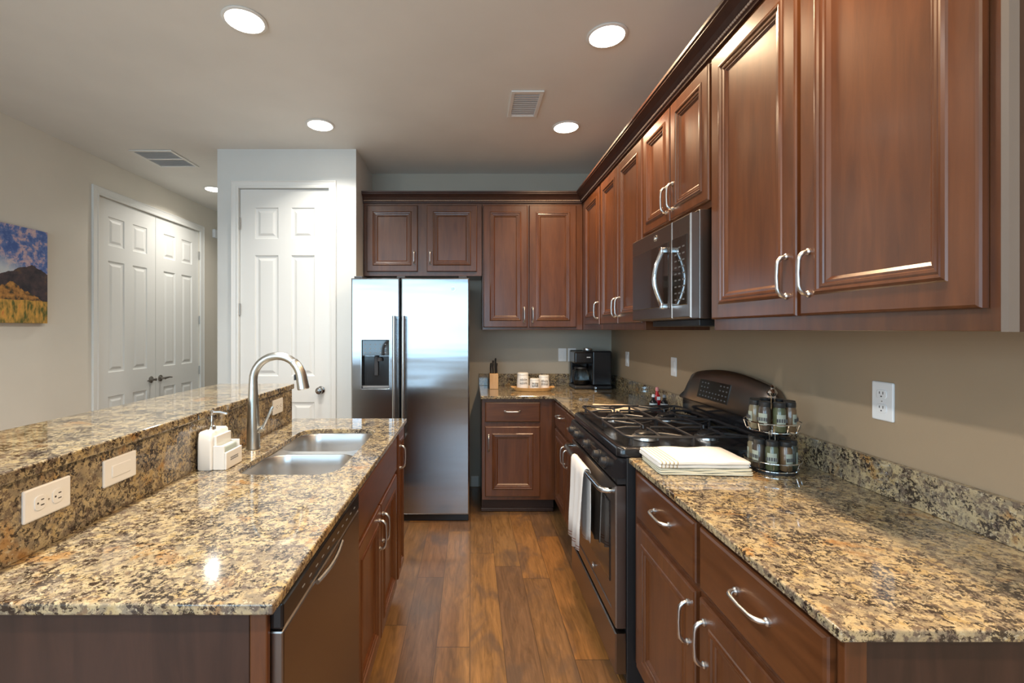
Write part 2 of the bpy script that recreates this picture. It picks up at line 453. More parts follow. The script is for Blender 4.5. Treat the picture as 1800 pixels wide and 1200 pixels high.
def lever(door, a, sgn):
    p = (XL-.012, a, .925)
    b = MB().lathe([(.031, 0), (.031, .006), (.013, .012), (.011, .045), (.013, .052), (.002, .055)], p, 18, 'x')
    pts = [(p[0]+.045, a, p[2]), (p[0]+.05, a+sgn*.02, p[2]+.002), (p[0]+.048, a+sgn*.06, p[2]+.004), (p[0]+.046, a+sgn*.105, p[2]-.002)]
    b.tube(pts, [.010, .010, .008, .006], 8)
    b.build('lever_handle', M_dknob, door, smooth=True)
d2 = six_panel('R', XL-.012, D2Y0, mid-.002, DH, name='door_2')
hinges(d2, 'R', XL-.004, D2Y0+.002); lever(d2, mid-.065, -1)
d3 = six_panel('R', XL-.012, mid+.002, D2Y1, DH, name='door_3')
hinges(d3, 'R', XL-.004, D2Y1-.002); lever(d3, mid+.065, 1)
casing('trim_2', 'R', XL, D2Y0-.004, D2Y1+.004, DH+.004, .066)

# ---------------------------------------------------------------- ceiling lights and vents
def downlight(x, y, label, power=None, spread=140):
    r = thing('recessed_ceiling_light', label, 'ceiling light', (x, y, H-.0015), group='round recessed ceiling lights')
    MB().lathe([(.080, 0), (.094, 0), (.095, -.003), (.090, -.006), (.081, -.007), (.080, -.004)], (0,0,0), 36).build('trim_ring', M_white, r, local=True, smooth=True)
    MB().lathe([(.0, -.001), (.0795, -.001), (.0795, -.006), (.065, -.010), (.04, -.0125), (.0, -.0135)], (0,0,0), 36).build('lens', M_lens, r, local=True)
    l = bpy.data.lights.new('lamp_light', 'AREA'); l.shape = 'DISK'; l.size = .13; l.energy = power or LAMP_W; l.color = LAMP_WARM if x > 0 else LAMP_COL; l.spread = math.radians(spread)
    o = bpy.data.objects.new('lamp_light', l); COL.objects.link(o); o.parent = r; o.location = (0, 0, -.0155)
    return r
downlight(-1.013, 2.037, 'large bright round ceiling light at the upper left above the island')
downlight(-1.02, 3.078, 'round ceiling light just in front of the white pantry door wall', 10, 125)
downlight(.64, 2.143, 'bright round ceiling light nearest the tall wall cabinets on the right')
downlight(.649, 3.11, 'round ceiling light beside the ceiling vent near the far cabinets')
downlight(-2.53, 4.486, 'small far ceiling light in the hallway, partly hidden by the pantry wall', 9)
for y in (1.0, -.15, -1.4):
    for x in (-1.015, .645):
        downlight(x, y, 'round ceiling light above and behind the viewpoint')
def vent(x0, x1, y0, y1, label, slats, cross=False):
    r = thing('ceiling_vent', label, 'vent', ((x0+x1)/2, (y0+y1)/2, H-.001))
    b = MB(); z0, z1 = H-.009, H-.001; w_ = .022
    b.box(x0, x1, y0, y0+w_, z0, z1, .002).box(x0, x1, y1-w_, y1, z0, z1, .002).box(x0, x0+w_, y0+w_, y1-w_, z0, z1, .002).box(x1-w_, x1, y0+w_, y1-w_, z0, z1, .002)
    if cross: b.box(x0+w_, x1-w_, (y0+y1)/2-.008, (y0+y1)/2+.008, z0, z1, .001)
    b.build('frame', M_white, r)
    b = MB()
    for i in range(slats):
        y = y0+w_+(y1-y0-2*w_)*(i+.5)/slats; d = (y1-y0)/slats*.43
        b.loft([[(x0+w_, y-d, z0+.001), (x1-w_, y-d, z0+.001), (x1-w_, y+d, z1-.002), (x0+w_, y+d, z1-.002)], [(x0+w_, y-d, z0+.0022), (x1-w_, y-d, z0+.0022), (x1-w_, y+d, z1-.0008), (x0+w_, y+d, z1-.0008)]])
    b.build('louvers', M_plate, r)
    MB().box(x0+w_, x1-w_, y0+w_, y1-w_, z1-.0006, z1).build('duct_backing', M_vent, r)
vent(.235, .425, 2.635, 2.96, 'white rectangular ceiling vent between the two right ceiling lights', 11)
vent(-2.64, -2.31, 3.506, 3.87, 'square white return air vent in the hallway ceiling', 16, True)
# small chime box at the hall end of left wall
b = MB().box(XL+.001, XL+.035, 5.27, 5.40, 2.46, 2.56, .008)
tag(b.build('wall_chime', M_plate), 'small white box mounted high on the hallway wall beyond the double doors', 'chime')

# ---------------------------------------------------------------- upper cabinets
ZB, ZT = 1.392, 2.44
UX, UY = .913, 3.72       # face frame planes
def cabinet_body(parent, x0, x1, y0, y1, z0, z1, m=None, name='cabinet_box'):
    return MB().box(x0, x1, y0, y1, z0, z1, .0015, 1).build(name, m or M_wood, parent)
c = thing('wall_cabinet', 'largest wall cabinet nearest the camera, right of the microwave, with two tall doors', 'cabinet', (1.08, 1.24, ZB))
cabinet_body(c, UX, XR-.002, .776, 1.708, ZB, ZT)
MB().box(UX-.010, UX+.008, .764, .7755, ZB-.001, ZT).build('end_stile', M_scribe, c)
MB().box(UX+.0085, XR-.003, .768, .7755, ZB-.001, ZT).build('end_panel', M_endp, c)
dz0, dz1 = 1.433, 2.40
for a0, a1, h in ((.801, 1.239, 1.205), (1.256, 1.697, 1.290)):
    d = panel_door('L', UX, a0, a1, dz0, dz1, c); pull('L', UX, h, 1.545, d)
c = thing('wall_cabinet', 'short two-door wall cabinet directly above the microwave', 'cabinet', (1.08, 2.04, 1.86))
cabinet_body(c, UX, XR-.002, 1.710, 2.378, 1.860, ZT)
for a0, a1, h in ((1.719, 2.045, 2.018), (2.055, 2.368, 2.082)):
    d = panel_door('L', UX, a0, a1, 1.885, 2.40, c, .048); pull('L', UX, h, 1.985, d)
c = thing('wall_cabinet', 'tall two-door wall cabinet left of the microwave on the right wall', 'cabinet', (1.08, 2.77, ZB))
cabinet_body(c, UX, XR-.002, 2.380, 3.158, ZB, ZT)
for a0, a1, h in ((2.39, 2.772, 2.745), (2.782, 3.145, 2.812)):
    d = panel_door('L', UX, a0, a1, dz0, dz1, c); pull('L', UX, h, 1.53, d)
c = thing('wall_cabinet', 'single-door corner wall cabinet at the far end of the right wall', 'cabinet', (1.08, 3.6, ZB))
cabinet_body(c, UX, XR-.002, 3.160, YB-.002, ZB, ZT)
d = panel_door('L', UX, 3.185, 3.60, dz0, dz1, c); pull('L', UX, 3.215, 1.53, d)
c = thing('wall_cabinet', 'two-door wall cabinet above the knife block on the back wall', 'cabinet', (.5, 3.88, ZB))
cabinet_body(c, .092, UX-.002, UY, YB-.002, ZB, ZT)
for a0, a1, h in ((.10, .460, .432), (.474, .858, .502)):
    d = panel_door('F', UY, a0, a1, 1.413, 2.405, c); pull('F', UY, h, 1.515, d)
c = thing('wall_cabinet', 'low wide two-door wall cabinet above the refrigerator', 'cabinet', (-.4, 3.88, 1.83))
cabinet_body(c, PX1+.005, .088, UY, YB-.002, 1.832, ZT)
for a0, a1, h in ((-.850, -.435, -.462), (-.360, .048, -.332)):
    d = panel_door('F', UY, a0, a1, 1.866, 2.405, c, .052); pull('F', UY, h, 1.98, d, Ln=.10)
# crown molding: profile swept along the L
prof = [(.0, 2.425), (.010, 2.425), (.010, 2.436), (.014, 2.439), (.014, 2.449), (.018, 2.452), (.030, 2.468), (.048, 2.482), (.058, 2.486), (.058, 2.492), (.064, 2.496), (.064, 2.508), (.0, 2.508)]
r = thing('crown_molding', 'dark stained crown molding running along the top of all wall cabinets', 'molding', (.9, 3.0, 2.425))
b = MB(); loops = []
FX, FY = UX-.002, UY-.002
for o_, z in prof: loops.append([(FX-o_, .764, z), (FX-o_, FY-o_, z), (PX1+.002, FY-o_, z)])
rs = [[b.bm.verts.new(p) for p in lp] for lp in loops]
for k in range(len(rs)):
    A, B = rs[k], rs[(k+1) % len(rs)]
    for i in range(2): b.bm.faces.new((A[i], A[i+1], B[i+1], B[i]))
b.bm.faces.new([q[0] for q in rs]); b.bm.faces.new([q[2] for q in rs])
b.build('molding_profile', M_crown, r)
b = MB(); y = .768
while y < FY-.03:
    b.lathe([(.001, -.0056), (.0042, -.004), (.0056, 0), (.0042, .004), (.001, .0056)], (FX-.0155, y, 2.444), 6, 'y'); y += .0125
x = FX-.03
while x > PX1+.01:
    b.lathe([(.001, -.0056), (.0042, -.004), (.0056, 0), (.0042, .004), (.001, .0056)], (x, FY-.0155, 2.444), 6, 'x'); x -= .0125
b.build('rope_bead', M_bead, r, smooth=True)

# ---------------------------------------------------------------- base cabinets
ZC = .90; ZS = .878   # counter top / underside
BX = .635             # right base face frame plane
def base_body(parent, x0, x1, y0, y1, toe, m=None):
    cabinet_body(parent, x0, x1, y0, y1, .112, ZS-.001, m)
    tx0, tx1, ty0, ty1 = x0, x1, y0, y1
    if toe == 'L': tx0 += .07
    if toe == 'R': tx1 -= .07
    if toe == 'F': ty0 += .07
    MB().box(tx0, tx1, ty0, ty1, .001, .1115).build('toe_kick', M_toe, parent)
c = thing('base_cabinet', 'nearest base cabinet on the right with two drawers over two doors', 'cabinet', (.94, 1.26, 0))
base_body(c, BX, XR-.002, .785, 1.757, 'L')
MB().box(BX-.004, BX+.034, .768, .7845, .112, ZS-.001, .002).build('corner_stile', M_wood, c)
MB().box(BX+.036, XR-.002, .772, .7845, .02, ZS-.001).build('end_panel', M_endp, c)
for a0, a1 in ((.790, 1.232), (1.257, 1.700)):
    d = slab_front('L', BX, a0, a1, .695, .862, c); pull('L', BX, (a0+a1)/2-.01, .788, d, False)
for a0, a1, h in ((.790, 1.232, 1.200), (1.257, 1.700, 1.290)):
    d = panel_door('L', BX, a0, a1, .135, .672, c); pull('L', BX, h, .567, d)
c = thing('base_cabinet', 'base cabinet between the range and the far corner with two drawers over two doors', 'cabinet', (.94, 2.98, 0))
base_body(c, BX, XR-.002, 2.553, YB-.002, 'L')
for a0, a1 in ((2.565, 2.945), (2.965, 3.345)):
    d = slab_front('L', BX, a0, a1, .695, .862, c); pull('L', BX, (a0+a1)/2, .788, d, False, .10)
for a0, a1, h in ((2.565, 2.945, 2.912), (2.965, 3.345, 2.998)):
    d = panel_door('L', BX, a0, a1, .135, .672, c, .05); pull('L', BX, h, .565, d)
BY = 3.43
c = thing('base_cabinet', 'base cabinet beside the refrigerator with one drawer over one door', 'cabinet', (.36, 3.7, 0))
base_body(c, .082, BX-.002, BY, YB-.002, 'F')
d = slab_front('F', BY, .106, .518, .702, .850, c); pull('F', BY, .31, .782, d, False)
d = panel_door('F', BY, .106, .518, .142, .668, c); pull('F', BY, .132, .545, d)
MB().box(.075, BX-.004, BY+.055, BY+.069, .002, .030, .004).build('shoe_molding', M_endp, c)
IX = -.385            # island face plane
c = thing('base_cabinet', 'island base cabinet under the sink with two doors below a false drawer front', 'cabinet', (-.68, 1.86, 0))
b = MB().box(IX-.02, IX, 1.452, 2.284, .112, ZS-.001, .0015, 1).box(-.985, IX-.02, 1.452, 2.284, .112, .62).build('cabinet_box', M_wood, c)
MB().box(-.985, IX-.07, 1.452, 2.262, .001, .1115).build('toe_kick', M_toe, c)
slab_front('R', IX, 1.462, 2.248, .700, .865, c, 'false_drawer_front')
for a0, a1, h in ((1.462, 1.850, 1.820), (1.860, 2.248, 1.890)):
    d = panel_door('R', IX, a0, a1, .130, .682, c); pull('R', IX, h, .575, d)
c = thing('base_cabinet', 'narrow island cabinet at the far end beyond the sink cabinet', 'cabinet', (-.68, 2.38, 0))
base_body(c, -.985, IX, 2.296, 2.50, 'R')
d = panel_door('R', IX, 2.302, 2.487, .130, .865, c, .04); pull('R', IX, 2.345, .74, d)
# island end panel
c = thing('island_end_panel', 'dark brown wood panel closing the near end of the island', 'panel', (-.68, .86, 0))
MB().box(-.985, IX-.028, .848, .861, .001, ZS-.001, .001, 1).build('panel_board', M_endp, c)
MB().box(IX-.027, IX+.006, .846, .861, .001, ZS-.001, .003).build('corner_stile', M_wood, c)

# half wall of the island with granite facing and bar top
struct(MB().box(-1.13, -.9895, .850, 2.455, 0, 1.0745).build('wall_island', M_wall))
HX = -.969
tag(MB().box(-.989, HX, .835, 2.463, ZC+.0005, 1.0745, .001, 1).build('granite_backsplash', M_gran), 'granite facing between the island counter and the raised bar', 'backsplash')
def slab_edges(o, w_=.004):
    md = o.modifiers.new('bevel', 'BEVEL'); md.width = w_; md.segments = 3; md.limit_method = 'ANGLE'; md.angle_limit = math.radians(40); return o
o = MB().box(-1.366, -.957, .80, 2.466, 1.075, 1.102).build('bar_countertop', M_gran)
tag(slab_edges(o), 'raised granite bar top along the left side of the island', 'countertop')
# island counter with sink hole
hole = rrect(-.825, -.465, 1.555, 2.265, .085, 8)
o = MB().poly([(-.9885, .8216), (-.358, .8216), (-.358, 2.538), (-.9885, 2.538)], ZS, ZC, [hole]).build('island_countertop', M_gran)
tag(slab_edges(o), 'polished granite island counter holding the double sink', 'countertop')
# right counters
o = MB().box(.61, XR-.002, .750, 1.761, ZS, ZC).build('countertop', M_gran)
tag(slab_edges(o), 'near granite counter on the right of the range', 'countertop')
o = MB().poly([(.61, 2.546), (XR-.002, 2.546), (XR-.002, YB-.002), (.07, YB-.002), (.07, 3.385), (.61, 3.385)], ZS, ZC).build('countertop', M_gran)
tag(slab_edges(o), 'L-shaped granite counter in the far corner under the coffee maker', 'countertop')
SZ = 1.004
tag(MB().box(XR-.022, XR-.001, .750, 1.761, ZC+.0005, SZ, .0015).build('granite_backsplash', M_gran), 'granite backsplash strip behind the near right counter', 'backsplash')
r = thing('granite_backsplash', 'L-shaped granite backsplash strip behind the coffee maker corner', 'backsplash', (1.0, 3.9, ZC+.0005))
MB().box(XR-.022, XR-.001, 2.546, YB-.001, ZC+.0005, SZ, .0015).build('side_strip', M_gran, r)
MB().box(.07, XR-.0225, YB-.022, YB-.001, ZC+.0005, SZ, .0015).build('back_strip', M_gran, r)

# ---------------------------------------------------------------- sink
r = thing('double_sink', 'undermount stainless double bowl sink set in the island counter', 'sink', (-.645, 1.91, .67))
def bowl(x0, x1, y0, y1, rad, ztop, zb):
    b = MB(); loops = []
    for ins, z, rr in ((-.004, ztop, rad), (0, ztop, rad), (.003, ztop-.006, rad), (.006, ztop-.05, rad), (.012, zb+.05, rad), (.022, zb+.02, rad), (.045, zb+.004, rad-.01), (.09, zb, rad-.03)):
        loops.append([(x, y, z) for x, y in rrect(x0+ins, x1-ins, y0+ins, y1-ins, max(.02, rr-ins*.3), 6)])
    b.loft(loops, cap0=False)
    return b
b = bowl(-.832, -.460, 1.548, 1.895, .085, ZS-.002, .68); b.build('bowl', M_sink, r, smooth=True)
b = bowl(-.832, -.460, 1.930, 2.272, .085, ZS-.002, .68); b.build('bowl', M_sink, r, smooth=True)
MB().poly(rrect(-.85, -.43, 1.53, 2.29, .04), ZS-.0025, ZS-.0005, [rrect(-.830, -.462, 1.550, 1.893, .085, 8), rrect(-.830, -.462, 1.932, 2.270, .085, 8)]).build('flange', M_sink, r)
for y in (1.72, 2.10):
    MB().lathe([(.045, 0), (.045, .003), (.036, .004), (.030, .001), (.005, .001)], (-.645, y, .6805), 24).build('drain', M_chrome, r, smooth=True)
# faucet
fx, fy = -.907, 1.895
r = thing('kitchen_faucet', 'tall brushed steel gooseneck faucet behind the sink', 'faucet', (fx, fy, ZC))
MB().lathe([(.028, .0005), (.028, .004), (.0255, .008), (.025, .08), (.022, .16), (.0185, .24)], (fx, fy, ZC), 28).build('body', M_faucet, r, smooth=True)
R_ = .101; zc = ZC+.284
def arc(a): return (fx+R_+R_*math.cos(math.radians(a)), fy, zc+R_*math.sin(math.radians(a)))
pts = [(fx, fy, ZC+.235), (fx, fy, ZC+.262)] + [arc(180-10*i) for i in range(14)]
MB().tube(pts, [.0185, .0178]+[.0165]*14, 16).build('gooseneck', M_faucet, r, smooth=True)
q = [arc(a) for a in (51, 48, 40, 30, 20, 10)]
e = Vector(q[-1]); d = Vector((.16, 0, -.987))
q += [e+d*.015, e+d*.035, e+d*.052, e+d*.056]
MB().tube(q, [.0165, .0185, .0190, .0198, .0207, .0217, .0225, .0236, .0246, .0215], 20).build('spray_head', M_faucet, r, smooth=True)
pp = Vector(arc(14))+Vector((-.0225, 0, -.012))
MB().box(pp.x-.005, pp.x+.003, pp.y-.008, pp.y+.008, pp.z-.012, pp.z+.012, .002).build('spray_button', M_blackm, r)
MB().tube([(fx+.020, fy, ZC+.075), (fx+.034, fy, ZC+.082), (fx+.042, fy, ZC+.088)], [.013, .014, .012], 14).tube([(fx+.038, fy, ZC+.085), (fx+.055, fy, ZC+.120), (fx+.078, fy, ZC+.168), (fx+.082, fy, ZC+.174)], [.006, .0055, .0065, .005], 10).build('lever', M_faucet, r, smooth=True)
# soap dispenser caddy
r = thing('soap_dispenser', 'white ceramic soap dispenser with sponge holder beside the faucet', 'soap dispenser', (-.93, 1.65, ZC+.0005))
z0 = ZC+.0005
b = MB(); loops = []
for z, ins in ((0, .002), (.003, 0), (.10, .0), (.128, .002), (.134, .006)):
    loops.append([(x, y, z0+z) for x, y in rrect(-.960+ins, -.908-ins, 1.592+ins, 1.712-ins, .008, 4)])
b.loft(loops); b.build('bottle', M_cer, r, smooth=True)
b = MB()
b.box(-.9075, -.868, 1.600, 1.606, z0, z0+.085, .002)
b.box(-.9075, -.868, 1.704, 1.710, z0, z0+.085, .002)
b.box(-.9075, -.868, 1.606, 1.704, z0, z0+.008, .001)
b.box(-.868, -.860, 1.600, 1.710, z0, z0+.062, .003)
b.box(-.9075, -.898, 1.606, 1.704, z0, z0+.118, .002)
b.build('sponge_tray', M_cer, r)
MB().box(-.895, -.872, 1.612, 1.698, z0+.0085, z0+.082, .008, 3).build('sponge', M_sponge, r)
MB().lathe([(.014, .133), (.014, .147), (.0065, .150), (.005, .152), (.005, .190), (.008, .192), (.008, .202), (.001, .204)], (-.934, 1.64, z0), 16).tube([(-.934, 1.64, z0+.196), (-.905, 1.64, z0+.197), (-.880, 1.64, z0+.192)], [.005, .005, .004], 8).build('pump', M_chrome, r, smooth=True)
def script_lines(face, plane, a0, a1, z0, z1, rows, parent, m, seed=1, name='lettering', th=.0012):
    """small unreadable printed lines"""
    rnd = random.Random(seed); F = fmap(face, plane); b = MB()
    for i in range(rows):
        z = z1-(z1-z0)*(i+.5)/rows; a = a0; hh = (z1-z0)/rows*.32
        while a < a1-.003:
            w_ = rnd.uniform(.3, 1.0)*(a1-a0)*.18
            w_ = min(w_, a1-a)
            b.loft([[F(a, z-hh, .0002), F(a+w_, z-hh, .0002), F(a+w_, z+hh, .0002), F(a, z+hh, .0002)], [F(a, z-hh, .0007), F(a+w_, z-hh, .0007), F(a+w_, z+hh, .0007), F(a, z+hh, .0007)]])
            a += w_+(a1-a0)*.05
    return b.build(name, m, parent)
script_lines('R', -.860, 1.628, 1.680, z0+.026, z0+.040, 2, r, M_grey, 3)

# ---------------------------------------------------------------- wall plates
def plate(face, plane, a, z, label, kind='outlet', horiz=False, w_=.072, h_=.116, name='wall_outlet'):
    F0 = fmap(face, plane)
    F = (lambda u, v, d: F0(a+v, z+u, d)) if horiz else (lambda u, v, d: F0(a+u, z+v, d))
    r = thing(name, label, 'outlet' if kind == 'outlet' else 'switch plate', F0(a, z, 0))
    b = MB(); loops = []
    for i, d in ((0, .0008), (0, .004), (.003, .006)):
        loops.append([F(x, y, d) for x, y in rrect(-w_/2+i, w_/2-i, -h_/2+i, h_/2-i, .004, 3)])
    b.loft(loops); b.build('cover_plate', M_plate, r)
    if kind == 'outlet':
        for s in (-1, 1):
            lp = []
            for i, d in ((0, .006), (0, .0078), (.001, .0083)):
                lp.append([F(x, y, d) for x, y in rrect(-.0165+i, .0165-i, s*.0215-.0135+i, s*.0215+.0135-i, .010, 4)])
            o = MB().loft(lp).build('receptacle', M_plate, r)
            b = MB()
            for x, hh in ((-.006, .0042), (.006, .0035)):
                b.loft([[F(x-.0012, s*.0215+.004-hh, d), F(x+.0012, s*.0215+.004-hh, d), F(x+.0012, s*.0215+.004+hh, d), F(x-.0012, s*.0215+.004+hh, d)] for d in (.0082, .0086)])
            b.loft([[F(.0024*math.cos(q*PI/5), s*.0215-.0068+.0024*math.sin(q*PI/5), d) for q in range(10)] for d in (.0082, .0086)])
            b.build('slots', M_slot, o)
        b = MB().loft([[F(.002*math.cos(q*PI/5), .002*math.sin(q*PI/5), d) for q in range(10)] for d in (.0058, .0068)])
        b.build('screw', M_hinge, r)
    elif kind == 'rocker':
        b = MB().loft([[F(x, y, d) for x, y in rrect(-.0165+i, .0165-i, -.033+i, .033-i, .002, 2)] for i, d in ((0, .006), (0, .0072), (.002, .0085))])
        b.build('rocker_switch', M_plate, r)
    return r
plate('R', HX, 1.038, 1.009, 'nearest white outlet on the granite facing of the island', horiz=True)
plate('R', HX, 1.253, 1.013, 'blank white plate between the near outlet and the soap dispenser', 'rocker', True, name='switch_plate')
plate('R', HX, 2.275, 1.012, 'far white outlet on the granite facing behind the faucet', horiz=True)
plate('L', XR, 1.378, 1.178, 'white outlet on the right wall above the near counter')
plate('L', XR, 2.80, 1.166, 'white switch plate on the right wall just left of the range backguard', 'rocker', name='switch_plate')
plate('L', XR, 3.635, 1.160, 'white switch plate on the right wall nearest the coffee maker corner', 'rocker', name='switch_plate')
plate('F', YB, .812, 1.170, 'left white plate of the pair above the coffee maker on the back wall', 'rocker', name='switch_plate')
plate('F', YB, .898, 1.170, 'right white plate of the pair, partly behind the coffee maker', 'rocker', name='switch_plate')

# ---------------------------------------------------------------- dishwasher
dy0, dy1 = .870, 1.446
r = thing('dishwasher', 'built-in dishwasher with black control strip at the near end of the island', 'dishwasher', (-.68, 1.16, 0))
MB().box(-.985, -.386, dy0, dy1, .10, ZS-.002).build('tub', M_blackm, r)
MB().box(-.385, -.356, dy0-.006, dy1+.002, .115, .822, .004).build('door', M_slate, r)
dcp = MB().box(-.387, -.356, dy0-.008, dy1+.002, .825, ZS-.002, .005).build('control_panel', M_black, r)
b = MB(); pts = []
for i in range(13):
    t = i/12; pts.append((-.351+.007*math.sin(PI*t), 1.04+.20*t, .818-.004*math.sin(PI*t)))
b.tube(pts, .0055, 8); b.build('handle', M_nickel, r, smooth=True)
for i in range(11):
    y = .96+i*.042
    MB().box(-.3562, -.3552, y, y+.014, .850, .8525).build('button', M_grey, dcp)
MB().box(-.985, -.46, dy0, dy1, .001, .099).build('kick_plate', M_blackm, r)

# ---------------------------------------------------------------- refrigerator
def badge(F, a, z, R, parent, d0):
    """round raised maker's mark: a ring around two script loops"""
    b = MB()
    b.tube([F(a+R*math.cos(q*PI/12), z+R*math.sin(q*PI/12), d0+.0008) for q in range(24)], R*.09, 6, closed=True)
    for s in (-.36, .36):
        b.tube([F(a+s*R+R*.27*math.cos(q*PI/6), z+R*.42*math.sin(q*PI/6), d0+.0008) for q in range(12)], R*.07, 5, closed=True)
    b.tube([F(a-.25*R, z-.55*R, d0+.0008), F(a, z-.2*R, d0+.0008), F(a+.2*R, z+.5*R, d0+.0008)], R*.06, 5)
    return b.build('badge', M_chrome, parent, smooth=True)
FYF = 3.29
r = thing('refrigerator', 'stainless side-by-side refrigerator with water dispenser', 'refrigerator', (-.44, 3.65, 0))
MB().box(-.866, -.014, FYF+.075, 4.03, .035, 1.755, .006).build('cabinet', M_side, r)
def fdoor(x0, x1, hole=None):
    b = MB()
    z0, z1 = .056, 1.768
    xs = [x0, x1]; zs = [z0, z1]
    pr = [(0, -.07), (0, -.010), (.003, -.003), (.010, 0)]
    F = fmap('F', FYF)
    b.loft([rectloop(F, x0, x1, z0, z1, i, d) for i, d in pr], cap1=False)
    a0, a1, c0, c1 = x0+.010, x1-.010, z0+.010, z1-.010
    if hole:
        h0, h1, k0, k1 = hole
        A = [F(a0, c0, 0), F(a1, c0, 0), F(a1, c1, 0), F(a0, c1, 0)]
        Hh = [F(h0, k0, 0), F(h1, k0, 0), F(h1, k1, 0), F(h0, k1, 0)]
        Hb = [F(h0+.008, k0+.008, -.055), F(h1-.008, k0+.008, -.055), F(h1-.008, k1-.008, -.055), F(h0+.008, k1-.008, -.055)]
        b.loft([A, Hh, Hb], cap0=False)
    else: b.loft([rectloop(F, a0, a1, c0, c1, 0, 0)], cap0=True, cap1=False)
    return b
HOLE = (-.790, -.592, .968, 1.320)
fd = fdoor(-.868, -.516, HOLE).build('freezer_door', M_door, r)
rd = fdoor(-.507, -.012).build('fridge_door', M_door, r)
def fhandle(x, door):
    b = MB()
    b.tube([(x, FYF-.052, .62), (x, FYF-.055, .80), (x, FYF-.057, 1.06), (x, FYF-.055, 1.32), (x, FYF-.052, 1.492)], .013, 14)
    for z in (.63, 1.478): b.tube([(x, FYF-.0005, z), (x, FYF-.052, z)], [.013, .012], 12)
    b.build('handle', M_steel, door, smooth=True)
fhandle(-.548, fd); fhandle(-.482, rd)
F = fmap('F', FYF)
badge(F, -.130, 1.688, .017, rd, .0005)
# dispenser inside the hole
b = MB().box(-.792, -.590, FYF-.003, FYF+.004, .960, .968, .001).box(-.792, -.590, FYF-.003, FYF+.004, 1.320, 1.328, .001).box(-.798, -.790, FYF-.003, FYF+.004, .960, 1.328, .001).box(-.592, -.584, FYF-.003, FYF+.004, .960, 1.328, .001)
b.build('dispenser_frame', M_steel, fd)
MB().box(-.788, -.594, FYF+.004, FYF+.05, 1.205, 1.318, .003).build('dispenser_controls', M_glassk, fd)
MB().box(-.780, -.602, FYF+.045, FYF+.053, .98, 1.20).build('cavity_back', M_black, fd)
MB().box(-.786, -.596, FYF+.006, FYF+.052, .972, .984, .002).build('drip_tray', M_grey, fd)
MB().box(-.705, -.677, FYF+.025, FYF+.042, 1.06, 1.203, .004).lathe([(.022, 0), (.022, .02), (.012, .028)], (-.665, FYF+.03, 1.165), 14).build('dispenser_lever', M_slot, fd)
b = MB(); rnd = random.Random(2)
for i in range(3):
    for j in range(5):
        b.box(-.772+.037*j, -.762+.037*j, FYF+.0025, FYF+.0035, 1.224+.03*i, 1.228+.03*i+rnd.uniform(0, .004))
b.build('button_marks', M_grey, fd)
MB().box(-.862, -.018, FYF+.03, FYF+.074, .002, .052, .003).build('kick_grille', M_black, r)
for x0, x1 in ((-.85, -.79), (-.54, -.48), (-.09, -.03)): MB().box(x0, x1, FYF+.02, FYF+.10, 1.7695, 1.783, .003).build('hinge_cover', M_side, r)

# ---------------------------------------------------------------- range
ry0, ry1 = 1.769, 2.538
RX = .575
r = thing('gas_range', 'black and stainless gas range between the two right counters', 'stove', (.9, 2.15, 0))
MB().box(RX+.03, 1.19, ry0, ry1, .02, .895, .003).build('body', M_blackm, r)
ck = MB()
lp = []
for i, z in ((.004, .896), (0, .900), (0, .926), (.004, .934), (.012, .938), (.022, .936), (.030, .930)):
    lp.append([(x, y, z) for x, y in rrect(RX-.004+i, 1.16-i, ry0-.002+i, ry1+.002-i, .03, 5)])
ck.loft(lp); ck = ck.build('cooktop', M_black, r, smooth=True)
# slanted control fascia with five knobs
b = MB()
pr = [(RX-.006, .894), (RX-.014, .888), (RX-.030, .822), (RX-.022, .816), (RX+.03, .816), (RX+.03, .894)]
b.loft([[(x, ry0, z) for x, z in pr], [(x, ry1, z) for x, z in pr]]); fa = b.build('control_fascia', M_black, r)
nv = Vector((-.066, 0, .016)).normalized()
for y in (1.86, 1.97, 2.153, 2.34, 2.45):
    c0 = Vector((RX-.022, y, .853))
    b = MB(); b.tube([c0, c0+nv*.006, c0+nv*.007, c0+nv*.024, c0+nv*.027], [.024, .024, .019, .017, .014], 20)
    k = b.build('knob', M_blackm, fa, smooth=True)
MB().box(RX-.023, RX-.015, 2.02, 2.11, .848, .868).build('fascia_trim', M_slate, fa)
# vent strip
b = MB().box(RX-.004, RX+.029, ry0+.004, ry1-.004, .792, .8155)
b.build('vent_strip', M_blackm, r)
b = MB()
for i in range(34):
    y = 1.80+i*.0213; b.box(RX-.0065, RX-.0042, y, y+.010, .797, .811)
b.build('vent_slots', M_slate, r)
# oven door
dr = MB()
Fr = fmap('L', RX)
zo0, zo1 = .232, .786
lp = [(0, -.027), (0, .008), (.003, .013), (.008, .014), (.050, .014), (.053, .011)]
dr.loft([rectloop(Fr, ry0+.001, ry1-.001, zo0, zo1, i, d) for i, d in lp], cap1=True)
dr = dr.build('oven_door', M_slate, r)
MB().loft([rectloop(Fr, ry0+.075, ry1-.075, zo0+.145, zo1-.085, i, d) for i, d in ((0, .0112), (0, .0135), (.003, .0150))]).build('oven_window', M_glassk, dr)
b = MB()
hx = RX-.058; zz = .758
pts = [(RX-.0145, ry0+.035, zz), (RX-.035, ry0+.034, zz), (hx+.004, ry0+.045, zz), (hx, ry0+.07, zz)]
for i in range(1, 8): pts.append((hx-.004*math.sin(PI*i/8), ry0+.07+(ry1-ry0-.14)*i/8, zz))
pts += [(hx, ry1-.07, zz), (hx+.004, ry1-.045, zz), (RX-.035, ry1-.034, zz), (RX-.0145, ry1-.035, zz)]
b.tube(pts, .0115, 12); b.build('handle', M_steel, dr, smooth=True)
badge(Fr, 2.09, .315, .014, dr, .0142)
